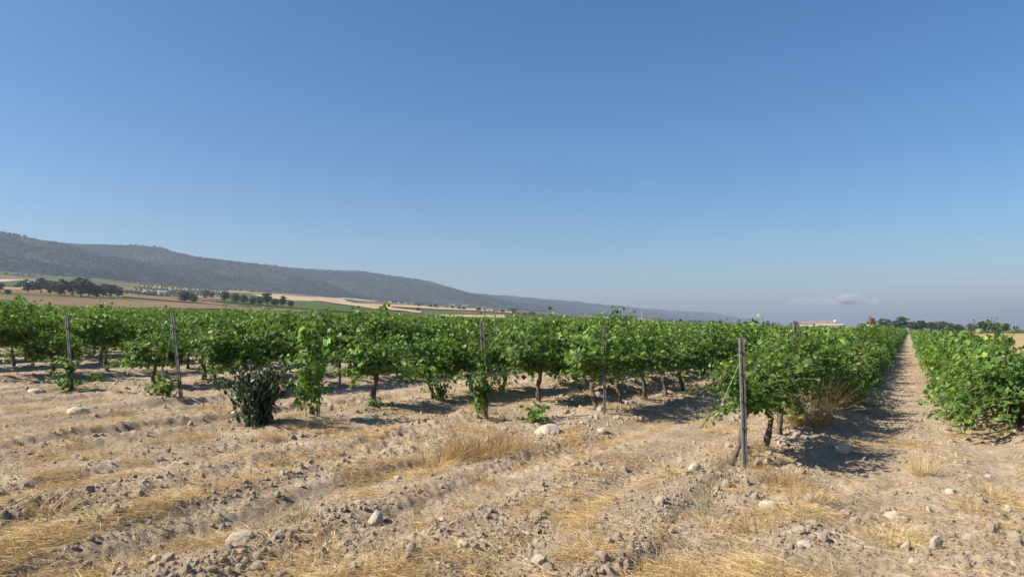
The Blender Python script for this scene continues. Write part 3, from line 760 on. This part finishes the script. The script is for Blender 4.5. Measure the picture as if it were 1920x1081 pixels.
# ------------------------------------------------------------------ buildings
M['white'] = simple('white_render', [(.3, (.48, .46, .42)), (.7, (.62, .60, .56))], 1.2, .9)
M['tile'] = simple('clay_tiles', [(.3, (.17, .115, .09)), (.7, (.26, .18, .135))], 2, .9)
M['sheet'] = simple('pale_sheet_roof', [(.3, (.24, .235, .23)), (.7, (.33, .325, .32))], .6, .6)
M['glass'] = simple('dark_window', [(.3, (.03, .035, .04)), (.7, (.06, .06, .07))], 2, .2)
M['rust'] = simple('rusty_brick', [(.3, (.12, .06, .042)), (.7, (.20, .105, .075))], 1.5, .9)
def place_dir(px, dist):
    d = ray(px, 600); s = dist / math.hypot(d[0], d[1]); return d[0] * s, d[1] * s
def gable(w, d, h, rise, o=.25):
    V = []; t = .18
    for z_ in (0, -t):
        V += [(-w / 2 - o, -d / 2 - o, h + z_), (w / 2 + o, -d / 2 - o, h + z_), (w / 2 + o, d / 2 + o, h + z_), (-w / 2 - o, d / 2 + o, h + z_), (-w / 2 - o, 0, h + rise + z_), (w / 2 + o, 0, h + rise + z_)]
    return MB().add(V, [(0, 1, 5, 4), (2, 3, 4, 5), (6, 10, 11, 7), (8, 11, 10, 9), (0, 4, 10, 6), (4, 3, 9, 10), (1, 7, 11, 5), (5, 11, 8, 2), (0, 6, 7, 1), (3, 2, 8, 9)])
def house(name, x, y, w, d, h, rise, rz, label, roof='tile', wall='white', nwin=3, grp=None):
    root = obj(name, None, None, (x, y, vz(x, y)), (0, 0, rz)); root.empty_display_size = 1; tag(root, label, 'house', grp)
    b = MB().box((0, 0, h / 2 - .5), (w, d, h + 1 - .2)); b.add([(-w / 2, -d / 2, h - .1), (-w / 2, d / 2, h - .1), (-w / 2, 0, h + rise - .2), (w / 2, -d / 2, h - .1), (w / 2, d / 2, h - .1), (w / 2, 0, h + rise - .2)], [(0, 2, 1), (3, 4, 5), (0, 3, 5, 2), (1, 2, 5, 4)])
    obj('wall', b.mesh('wall', [M[wall]]), root); obj('roof', gable(w, d, h, rise).mesh('roof', [M[roof]]), root)
    wm = MB().box((0, 0, 0), (w * .10, .1, h * .28)).mesh('window', [M['glass']]); dm = MB().box((0, 0, 0), (w * .1, .1, h * .6)).mesh('door', [M['tbark']])
    for k in range(nwin):
        X_ = -w / 2 + w * (k + .5) / nwin
        if k == nwin // 2: obj('door', dm, root, (X_, -d / 2 - .02, h * .3))
        else: obj('window', wm, root, (X_, -d / 2 - .02, h * .58))
    return root
x, y = at_valley(304, 553); house('farmhouse', x, y, 7.5, 5, 3.4, 1.4, YAW + .5, 'tiny white farmhouse at the foot of the olive grove', 'sheet')
x, y = place_dir(1532, 520); house('barn', x, y, 20, 9, 3.6, 1.7, YAW - .35, 'long low brown roofed barn at the left of the farm on the skyline')
x, y = place_dir(1556, 500); house('barn', x, y, 15, 9, 2.9, 1.2, YAW - .3, 'pale sheet roofed shed in front of the farm on the skyline', 'sheet')
x, y = place_dir(1553, 535); house('farmhouse', x, y, 12, 8, 4.6, 1.7, YAW - .3, 'taller tiled farmhouse behind the pale shed on the skyline')
x, y = place_dir(1566, 517); wt = obj('water_tank', None, None, (x, y, vz(x, y)), (0, 0, 0)); tag(wt, 'round white water tank on a stand above the farm roofs', 'tank')
TANK = MB().tube([(0, 0, 4.9), (0, 0, 5.1), (0, 0, 6.3), (0, 0, 6.6)], [.7, .85, .85, .3], 14); obj('tank', TANK.mesh('tank', [M['white']], True), wt)
LEG = MB().tube([(0, 0, -.4), (0, 0, 5.0)], [.08, .08], 6).mesh('leg', [M['dark_steel']])
for a, b_ in ((-.5, -.5), (.5, -.5), (-.5, .5), (.5, .5)): obj('leg', LEG, wt, (a, b_, 0))
# rusty brick tower with a chimney pipe
x, y = place_dir(1634, 500); tw = obj('brick_tower', None, None, (x, y, vz(x, y)), (0, 0, YAW + .15)); tag(tw, 'rust red stepped tower with thin chimney pipe between the skyline trees', 'tower')
obj('base', MB().box((0, 0, 1.6), (4.2, 3.4, 4.2)).mesh('base', [M['white']]), tw)
obj('wall', MB().box((0, 0, 5.0), (3.3, 2.8, 2.6)).box((.1, 0, 7.0), (2.7, 2.3, 1.42)).mesh('wall', [M['rust']]), tw)
obj('roof', MB().add([(-1.4, -1.3, 7.72), (1.6, -1.3, 7.72), (1.6, 1.3, 7.72), (-1.4, 1.3, 7.72), (.1, 0, 8.6)], [(0, 1, 4), (1, 2, 4), (2, 3, 4), (3, 0, 4), (3, 2, 1, 0)]).mesh('roof', [M['rust']]), tw)
pp = obj('chimney_pipe', MB().tube([(-1.15, 0, 6.2), (-1.15, 0, 9.5)], [.3, .28], 10).mesh('chimney_pipe', [M['rust']]), tw); obj('pipe_cap', MB().tube([(-1.15, 0, 9.5), (-1.15, 0, 9.75)], [.4, .36], 10).mesh('pipe_cap', [M['dark_steel']]), pp)
for s in (-.7, .7): obj('window', MB().box((s, -1.42, 5.2), (.6, .08, .9)).mesh('window', [M['glass']]), tw)
# far hamlet below the hills
VIL = [(848, 573, 'leftmost tiny white house below the far hills'), (872, 573, 'second tiny house from the left below the far hills'), (894, 575, 'tiny pale house in the middle of the far hamlet'), (906, 575, 'tiny white house, brightest of the far hamlet'), (922, 576, 'tiny pale house right of the brightest of the far hamlet'), (940, 577, 'rightmost tiny house of the far hamlet')]
for i, (a, b_, lb) in enumerate(VIL):
    x, y = at_valley(a, b_); house('far_house', x, y, 16 + 3 * (i % 3), 10, 5.5, 2.2, YAW + .2 * i, lb, grp='houses of the far hamlet')
x, y = at_valley(1203, 602); d_ = math.hypot(x, y)
ms = obj('radio_mast', None, None, (x, y, vz(x, y))); tag(ms, 'thin pale mast standing far off below the hills', 'mast')
obj('pole', MB().tube([(0, 0, 0), (0, 0, d_ * .014)], [d_ * .00030, d_ * .00018], 6).mesh('pole', [M['white']]), ms)
obj('antenna', MB().box((0, 0, d_ * .0135), (d_ * .0014, d_ * .0003, d_ * .0003)).mesh('antenna', [M['white']]), ms)

# ------------------------------------------------------------------ stones
def ico(sub):
    import bmesh
    bm = bmesh.new(); bmesh.ops.create_icosphere(bm, subdivisions=sub, radius=1)
    V = np.array([v.co[:] for v in bm.verts]); F = np.array([[v.index for v in f.verts] for f in bm.faces]); bm.free(); return V, F
IC = {k: ico(k) for k in (1, 2, 3)}
def stone_mesh(name, seed, sub, flat=(1, 1, .62), cuts=6, mat='stone'):
    rng = np.random.default_rng(seed); V, F = IC[sub]; V = V.copy()
    for k in range(cuts):
        n_ = unit(rng.normal(0, 1, 3)); d = rng.uniform(.52, .85); p = V @ n_
        V -= np.outer(np.maximum(p - d, 0) * .92, n_)
    V *= 1 + .10 * (pnoise(V[:, 0] * 1.9 + seed, V[:, 1] * 1.9 + V[:, 2] * 2.3, seed))[:, None] + .05 * pnoise(V[:, 0] * 5 + seed, V[:, 1] * 5 - V[:, 2] * 6, seed + 3)[:, None]
    return mesh(name, V * np.array(flat), F, [M[mat]], False)
def stone(px, py, wpx, hpx, label, seed, nm='stone', sink=.25, mat='stone'):
    x, y = at(px, py); dz = -x * math.sin(YAW) + y * math.cos(YAW); w = wpx * dz / _f / 2; hh = max(hpx * dz / _f * .62, w * .4)
    o = obj(nm, stone_mesh('stone', seed, 3, (1, .75, 1), 7, mat), None, (x, y, gz(x, y) + hh * (.5 - sink)), (0, 0, YAW + seed * .37), (w, w, hh * .8))
    return tag(o, label, 'stone', 'larger stones lying on the headland')
ST = [(452, 1003, 64, 34, 'large flat whitish stone with a notch in the lower left foreground'), (703, 962, 40, 40, 'pale upright stone with flat face left of centre foreground'), (4, 988, 30, 28, 'grey square stone cut by the left picture edge'),
      (868, 1028, 28, 24, 'grey rounded stone half sunk near the bottom centre'), (1012, 1072, 32, 24, 'pale stone on the bottom picture edge'), (1755, 1040, 30, 30, 'round egg shaped grey stone at the lower right'),
      (1300, 902, 30, 26, 'pinkish stone left of the bent vine trunk'), (1028, 812, 62, 26, 'long pale boulder at the foot of the small green sucker plant'), (1582, 850, 46, 26, 'whitish stone in the shade of the vines on the path'),
      (1672, 962, 40, 24, 'brownish stone with dark hollow right of the path weeds'), (1440, 955, 46, 28, 'rough grey stone below the nearest end post'), (1508, 1038, 28, 16, 'flat whitish stone at bottom right of the near row'),
      (1783, 932, 24, 20, 'small white stone beside the path at right'), (1820, 1022, 28, 18, 'flat pale stone right of the egg shaped one'), (1715, 1060, 24, 18, 'small grey stone just left of the egg shaped one'),
      (68, 858, 26, 12, 'flat white stone sunk in the straw at far left'), (145, 778, 40, 18, 'grey boulder on the furrow under the left vines'), (68, 742, 36, 20, 'brown grey boulder near the leftmost leaning post'), (745, 890, 18, 14, 'small dark round stone on the furrow left of the dry grass'),
      (1090, 980, 16, 10, 'small pale stone in the middle of the headland'), (1395, 905, 20, 14, 'small stone at the base of the nearest end post'), (560, 912, 18, 12, 'small whitish stone on the furrow below the dark bush'), (1852, 890, 18, 12, 'small white stone on the right path edge'),
      (1890, 1010, 22, 16, 'white pebble like stone near the right picture edge'), (1130, 808, 26, 14, 'pale clod like stone under the thin dark post'), (1468, 838, 30, 20, 'cream stone on the mound behind the nearest vine')]
for i, (a, b_, c, d_, lb) in enumerate(ST): stone(a, b_, c, d_, lb, 700 + i)

# clods and pebbles, uncountable
def spread(n, rmin, rmax, seed, dens=None, span=41):
    g_ = np.random.default_rng(seed); m_ = n * 4
    rr = 1 / (1 / rmax + (1 / rmin - 1 / rmax) * g_.random(m_)); aa = AZC + np.radians(g_.uniform(-span, span, m_))
    x, y = rr * np.sin(aa), rr * np.cos(aa)
    if dens is not None: k = g_.random(m_) < dens(x, y); x, y = x[k], y[k]
    return x[:n], y[:n], g_
def mound(x, y):
    m_ = 0 * x
    for rx, ry in ROWS[:9] + [ROW_Z]: m_ = np.maximum(m_, np.exp(-((x - rx - .2) / .6) ** 2) * sstep(ry - 3, ry - .5, y))
    return m_
cd = lambda x, y: np.clip(.16 + .5 * sstep(.2, .9, furrows(x, y)) + .5 * fbm(x * .9, y * .25, 45, 3) + .6 * mound(x, y) + .25 * pnoise(x * 2.5, y * 1.2, 4), 0.06, 1)
CL = [stone_mesh('clod', 800 + i, 2, (1, .85, .7), 5, 'clod') for i in range(5)] + [stone_mesh('pebble', 820 + i, 2, (1, .8, .62), 6) for i in range(3)]
x, y, g_ = spread(25000, 4.0, 40, 21, cd); n = len(x)
s_ = np.clip(np.exp(g_.normal(math.log(.0135), .62, n)), .005, .075) * np.clip(.75 + .02 * np.hypot(x, y), .8, 1.3)
scatter('soil_clods', np.stack([x, y, ground(x, y) + s_ * .15], 1), np.stack([s_, s_, s_], 1), g_.uniform(-3, 3, (n, 3)), np.where(g_.random(n) < .90, g_.integers(0, 5, n), g_.integers(5, 8, n)), CL,
        'dry pale clods and pebbles strewn over the tilled soil', 'clods')

CR = [stone_mesh('crumb', 840 + i, 1, (1, .85, .75), 3, 'clod') for i in range(4)]
x, y, g_ = spread(42000, 4.0, 22, 23, lambda x, y: np.clip(.45 + .5 * fbm(x * 1.3, y * .5, 47, 3), .1, 1)); n = len(x); s_ = g_.uniform(.004, .011, n)
scatter('soil_crumbs', np.stack([x, y, ground(x, y) + s_ * .3], 1), np.stack([s_, s_, s_], 1), g_.uniform(-3, 3, (n, 3)), g_.integers(0, 4, n), CR, 'fine dry crumbs of soil between the clods', 'soil')

# ------------------------------------------------------------------ straw, dry grass and weeds
def blades(name, rng, n, rad, Ls, lean, width, mat, tint, flat=False, seed_heads=0.0, base=None):
    V = []; F = []; W = []
    for k in range(n):
        a = rng.uniform(0, 6.283); L_ = rng.uniform(*Ls); w = width * rng.uniform(.7, 1.3)
        rr = rad * math.sqrt(rng.random()); p = np.array([math.cos(a) * rr, math.sin(a) * rr, 0.0])
        if flat:
            b_ = rng.uniform(0, 6.283); d = np.array([math.sin(b_), math.cos(b_), rng.uniform(0, .22)]) * rng.choice([-1, 1]); d[2] = abs(d[2]); p[2] = rng.uniform(0, .035); g0 = -.10
        else:
            a2_ = a + rng.normal(0, .7); le = abs(rng.normal(0, lean)) + .08; d = np.array([math.cos(a2_) * le, math.sin(a2_) * le, 1.0]); g0 = -.16 * le - .05
        d = d / np.linalg.norm(d); sd = np.cross(d, rng.normal(0, 1, 3)); sd /= np.linalg.norm(sd); t0 = float(np.clip(rng.normal(tint, .2), 0, 1)); i0 = len(V)
        segs = 2 if flat else 4
        for s in range(segs + 1):
            ww = w * (1 - .75 * s / segs)
            V.append(p - sd * ww); V.append(p + sd * ww); W += [t0, t0]
            p = p + d * (L_ / segs); d = d + np.array([0, 0, g0]); d /= np.linalg.norm(d)
            if flat: p = np.array([p[0], p[1], max(p[2], .004)])
        for s in range(segs): q = i0 + 2 * s; F.append((q, q + 1, q + 3, q + 2))
        if rng.random() < seed_heads:
            e = V[-1]
            for s in range(3):
                i1 = len(V); u = rng.normal(0, .012, 3); V += [e + u, e + u + d * .018 + sd * .003, e + u + d * .036, e + u + d * .018 - sd * .003]; W += [min(1, t0 + .25)] * 4; F.append((i1, i1 + 1, i1 + 2, i1 + 3))
    return mesh(name, V, F, [M[mat]], False, {'tint': W})
rg = np.random.default_rng(5)
WISP = [blades('straw_wisp', rg, 34, .20, (.04, .20), 0, .0014, 'straw', .5 + .1 * i, True) for i in range(4)]
TUFT = [blades('dry_tuft', rg, 60, .10, (.06, .22), 1.0, .0015, 'straw', .45, False, .0) for i in range(3)]
sd_ = lambda x, y: np.clip(straw_mask(x, y) * 1.0 + .03, 0, 1)
x, y, g_ = spread(13000, 4.0, 32, 31, sd_); n = len(x); s_ = g_.uniform(.45, 1.15, n)
scatter('straw_litter', np.stack([x, y, ground(x, y) + .002], 1), np.stack([s_, s_, s_ * .8], 1), np.stack([g_.normal(0, .08, n), g_.normal(0, .08, n), g_.normal(0, .7, n)], 1), g_.integers(0, 4, n), WISP,
        'dry golden straw lying in patches over the soil', 'straw')
x, y, g_ = spread(1500, 4.2, 45, 33, lambda x, y: np.clip(straw_mask(x, y) - .25, 0, 1) * .8 + .25 * mound(x, y) + .01); n = len(x); s_ = g_.uniform(.45, 1.15, n)
scatter('dry_grass', np.stack([x, y, ground(x, y)], 1), np.stack([s_, s_, s_ * .75], 1), np.stack([g_.normal(0, .15, n), g_.normal(0, .15, n), g_.uniform(0, 6, n)], 1), g_.integers(0, 3, n), TUFT,
        'short dry grass sprouting here and there from the soil', 'dry grass')
def clump(px, py, wpx, hpx, label, n, seed, tint=.5, lean=.6, mat='straw', heads=.04, nm='grass_tuft', cat='grass tuft', xy=None, size=None, width=.0017):
    x, y = xy or at(px, py); dz = -x * math.sin(YAW) + y * math.cos(YAW); w = wpx * dz / _f; hh = hpx * dz / _f
    me = blades('blades', np.random.default_rng(seed), n, w * .30, (hh * .5, hh * 1.15), lean, width, mat, tint, False, heads)
    return tag(obj(nm, me, None, (x, y, gz(x, y) - .01)), label, cat)
clump(900, 850, 200, 80, 'large tangled dry grass clump at the foot of the leaning centre post', 1300, 1, .35, 1.15)
clump(815, 858, 150, 60, 'golden dry grass mat left of the large tangled clump', 600, 2, .5, 1.4)
clump(975, 838, 90, 45, 'thin dry grass fringe right of the large tangled clump', 260, 3, .45, .8)
clump(1728, 892, 60, 48, 'pale bristly grass tuft standing alone on the path', 330, 4, .85, .6)
clump(1518, 812, 110, 95, 'tall golden dry grass between the vine trunks beside the path', 900, 5, .40, .7)
clump(1572, 778, 90, 60, 'brown dry weeds under the vines beside the tall golden grass', 300, 6, .2, .9)
clump(1470, 915, 150, 40, 'orange brown grass mat below the nearest end post', 480, 7, .2, 1.1)
clump(1520, 945, 120, 34, 'flattened straw tussock right of the orange grass mat', 360, 8, .6, 1.3)
clump(1665, 1010, 170, 42, 'wide flattened dry grass patch at the lower right', 380, 9, .55, 1.3)
clump(1420, 1000, 120, 38, 'straw tussock on the furrow at the bottom right of centre', 320, 10, .55, 1.2)
clump(1230, 1070, 190, 50, 'dry grass with green stems on the bottom edge right of centre', 420, 11, .5, 1.0)
clump(560, 1035, 230, 45, 'long swept straw swath in the lower foreground', 330, 12, .5, 1.5)
clump(300, 1000, 170, 36, 'straw heap left of the large flat whitish stone', 300, 13, .55, 1.4)
clump(220, 1050, 150, 40, 'brown dry grass swirl in the bottom left', 380, 14, .35, 1.3)
clump(90, 960, 130, 36, 'golden grass hump at the far left foreground', 330, 15, .6, 1.2)
clump(330, 840, 170, 26, 'brown grass ridge below the second leaning post', 300, 16, .3, 1.2)
clump(1860, 930, 120, 34, 'dry golden grass at the right picture edge', 300, 17, .6, 1.2)
clump(1690, 835, 80, 26, 'low brown grass tussock at the edge of the path shade', 240, 18, .35, 1.1)
clump(1590, 640, 80, 60, 'tall pale feathery dry weed rising above the vines beside the path', 110, 19, .9, .6, heads=0, xy=(-1.55, 20.5), nm='dry_weed', cat='weed')
for o_ in [bpy.data.objects['dry_weed']]: o_.scale = (1.2, 1.2, 1.8)
clump(1320, 960, 60, 110, 'thin grey green weed with fine stems left of the nearest post', 34, 20, .55, .3, 'weed', .9, 'wild_weed', 'weed', width=.0015)
clump(1380, 912, 60, 34, 'low green weed around the foot of the nearest end post', 70, 21, .5, .6, 'weed', .2, 'wild_weed', 'weed', width=.0015)
clump(560, 965, 60, 30, 'grey green weed in the straw left of the pale upright stone', 130, 22, .5, .9, 'weed', .2, 'wild_weed', 'weed')

# ------------------------------------------------------------------ climbing and sprouting vines, the dark sapling
def leafy(nm, label, cat, x, y, seed, kind, scale, mat='leaf'):
    f, c = crown_mesh('foliage', seed, kind, mat=mat)
    root = obj(nm, None, None, (x, y, gz(x, y) - .02), (0, 0, seed), scale); root.empty_display_size = .2; tag(root, label, cat)
    fo = obj('foliage', f, root); fo['kind'] = 'stuff'; obj('stems', c, root)
x, y = at(580, 791); leafy('climbing_vine', 'narrow green vine climbing the post right of the dark bush', 'grape vine', x, y, 901, 'climber', (1.1, 1.1, 1.08))
x, y = at(905, 795); leafy('climbing_vine', 'slender green vine wrapped round the foot of the leaning centre post', 'grape vine', x, y, 902, 'climber', (.75, .75, .9))
x, y = at(128, 737); leafy('climbing_vine', 'pale green shoots round the foot of the leftmost leaning post', 'grape vine', x, y, 903, 'climber', (.9, .9, .55))
x, y = at(1005, 802); leafy('vine_sucker', 'small bright green vine sucker behind the long pale boulder', 'vine shoot', x, y, 904, 'sucker', (.85, .85, .85))
x, y = at(308, 755); leafy('vine_sucker', 'low green shoots beside the second leaning post', 'vine shoot', x, y, 905, 'sucker', (1.3, 1.3, .95))
x, y = at(700, 772); leafy('vine_sucker', 'tiny green sprout at the foot of the trunk right of the leaf covered post', 'vine shoot', x, y, 906, 'sucker', (.8, .8, .4))
x, y = at(175, 715); leafy('vine_sucker', 'low dark green sprout right of the leftmost leaning post', 'vine shoot', x, y, 907, 'sucker', (1.1, 1.1, .7))
x, y = at(826, 755); leafy('vine_sucker', 'weedy green sprout left of the leaning centre post', 'vine shoot', x, y, 908, 'sucker', (.8, .8, 1.0))
# dark bushy sapling
x, y = at(482, 803); rng = np.random.default_rng(77); C, N, T, S, W = [], [], [], [], []; b = MB()
for k in range(46):
    a = rng.uniform(0, 6.28); d = np.array([math.cos(a) * rng.uniform(.1, .55), math.sin(a) * rng.uniform(.1, .55), 1.0]); d /= np.linalg.norm(d); p = np.array([rng.normal(0, .10), rng.normal(0, .10), .0]); P = [tuple(p)]; L_ = rng.uniform(.45, 1.05); m_ = int(L_ / .045)
    for j in range(m_):
        d = d + np.array([rng.normal(0, .08), rng.normal(0, .08), -.03]); d /= np.linalg.norm(d); p = p + d * .045; P.append(tuple(p))
        for q in range(2):
            o_ = unit(rng.normal(0, 1, 3)); C.append(p + o_ * .06); N.append(o_ * .7 + np.array([0, 0, .6]) + .6 * np.array([p[0], p[1], 0])); T.append(o_ + np.array([0, 0, -.7])); S.append(rng.uniform(.038, .062)); W.append(rng.random())
    b.tube(P[::3] + [P[-1]], [.007] * (len(P[::3])) + [.002], 4)
sap = obj('dark_bush', None, None, (x, y, gz(x, y) - .02), (0, 0, 0), (.98, .98, 1.12)); tag(sap, 'dark leaved bushy sapling standing alone in front of the vines', 'bush')
fo = obj('foliage', leaves_mesh('foliage', C, N, T, S, W, OVATE, OVATE_F, M['leaf_dark']), sap); fo['kind'] = 'stuff'; obj('stems', b.mesh('stems', [M['cane']]), sap)

# ------------------------------------------------------------------ cloud and haze
def cloud():
    m, n, l, o = newmat('cloud_vapour')
    g_ = n.new('ShaderNodeNewGeometry')
    t = noise(n, l, .0035, 6, .65, g_.outputs['Position']); r_ = ramp(n, [(.42, (0, 0, 0)), (.80, (.32, .32, .32))]); l.new(t.outputs[0], r_.inputs[0])
    d_ = n.new('ShaderNodeBsdfDiffuse'); d_.inputs['Color'].default_value = (.92, .92, .92, 1)
    tl = n.new('ShaderNodeBsdfTranslucent'); tl.inputs['Color'].default_value = (.92, .92, .92, 1)
    a_ = n.new('ShaderNodeMixShader'); a_.inputs[0].default_value = .55; l.new(d_.outputs[0], a_.inputs[1]); l.new(tl.outputs[0], a_.inputs[2])
    tr = n.new('ShaderNodeBsdfTransparent'); x_ = n.new('ShaderNodeMixShader')
    l.new(r_.outputs[0], x_.inputs[0]); l.new(tr.outputs[0], x_.inputs[1]); l.new(a_.outputs[0], x_.inputs[2]); l.new(x_.outputs[0], o.inputs['Surface'])
    R = random.Random(4); V0, F0 = IC[3]; VV = []; FF = []
    for k in range(46):
        u = R.gauss(0, .42); u = max(-1, min(1, u)); hump = .35 + .65 * abs(math.sin(u * 4.1 + .6)) * (1 - .5 * abs(u))
        rx = R.uniform(120, 330); rz = rx * R.uniform(.28, .5) * hump
        c_ = np.array([u * 1350, R.gauss(0, 200), R.uniform(-.2, 1) * 130 * hump])
        Vk = V0 * (1 + .35 * pnoise(V0[:, 0] * 2 + k, V0[:, 1] * 2 + V0[:, 2] * 3, k))[:, None]
        FF.append(F0 + len(V0) * k); VV.append(Vk * np.array([rx, rx, rz]) + c_)
    d = ray(1578, 568); s = 20000 / math.hypot(d[0], d[1])
    c = obj('cloud', mesh('cloud', np.concatenate(VV), np.concatenate(FF), [m], True), None, (d[0] * s, d[1] * s, EYE + d[2] * s), (0, 0, YAW - .4))
    tag(c, 'small faint white cloud bank low over the horizon', 'cloud', kind='stuff')
cloud()
m, n, l, o = newmat('haze_air')
v = n.new('ShaderNodeVolumePrincipled'); v.inputs['Color'].default_value = (.36, .44, .61, 1); v.inputs['Absorption Color'].default_value = (.10, .07, .06, 1); v.inputs['Density'].default_value = HAZE_DENSITY; v.inputs['Anisotropy'].default_value = .25
l.new(v.outputs[0], o.inputs['Volume'])
hz = obj('haze', MB().box((0, 0, 166.6), (80000, 80000, 336.8)).mesh('haze', [m])); tag(hz, 'pale even haze filling the valley air', 'haze', kind='stuff')
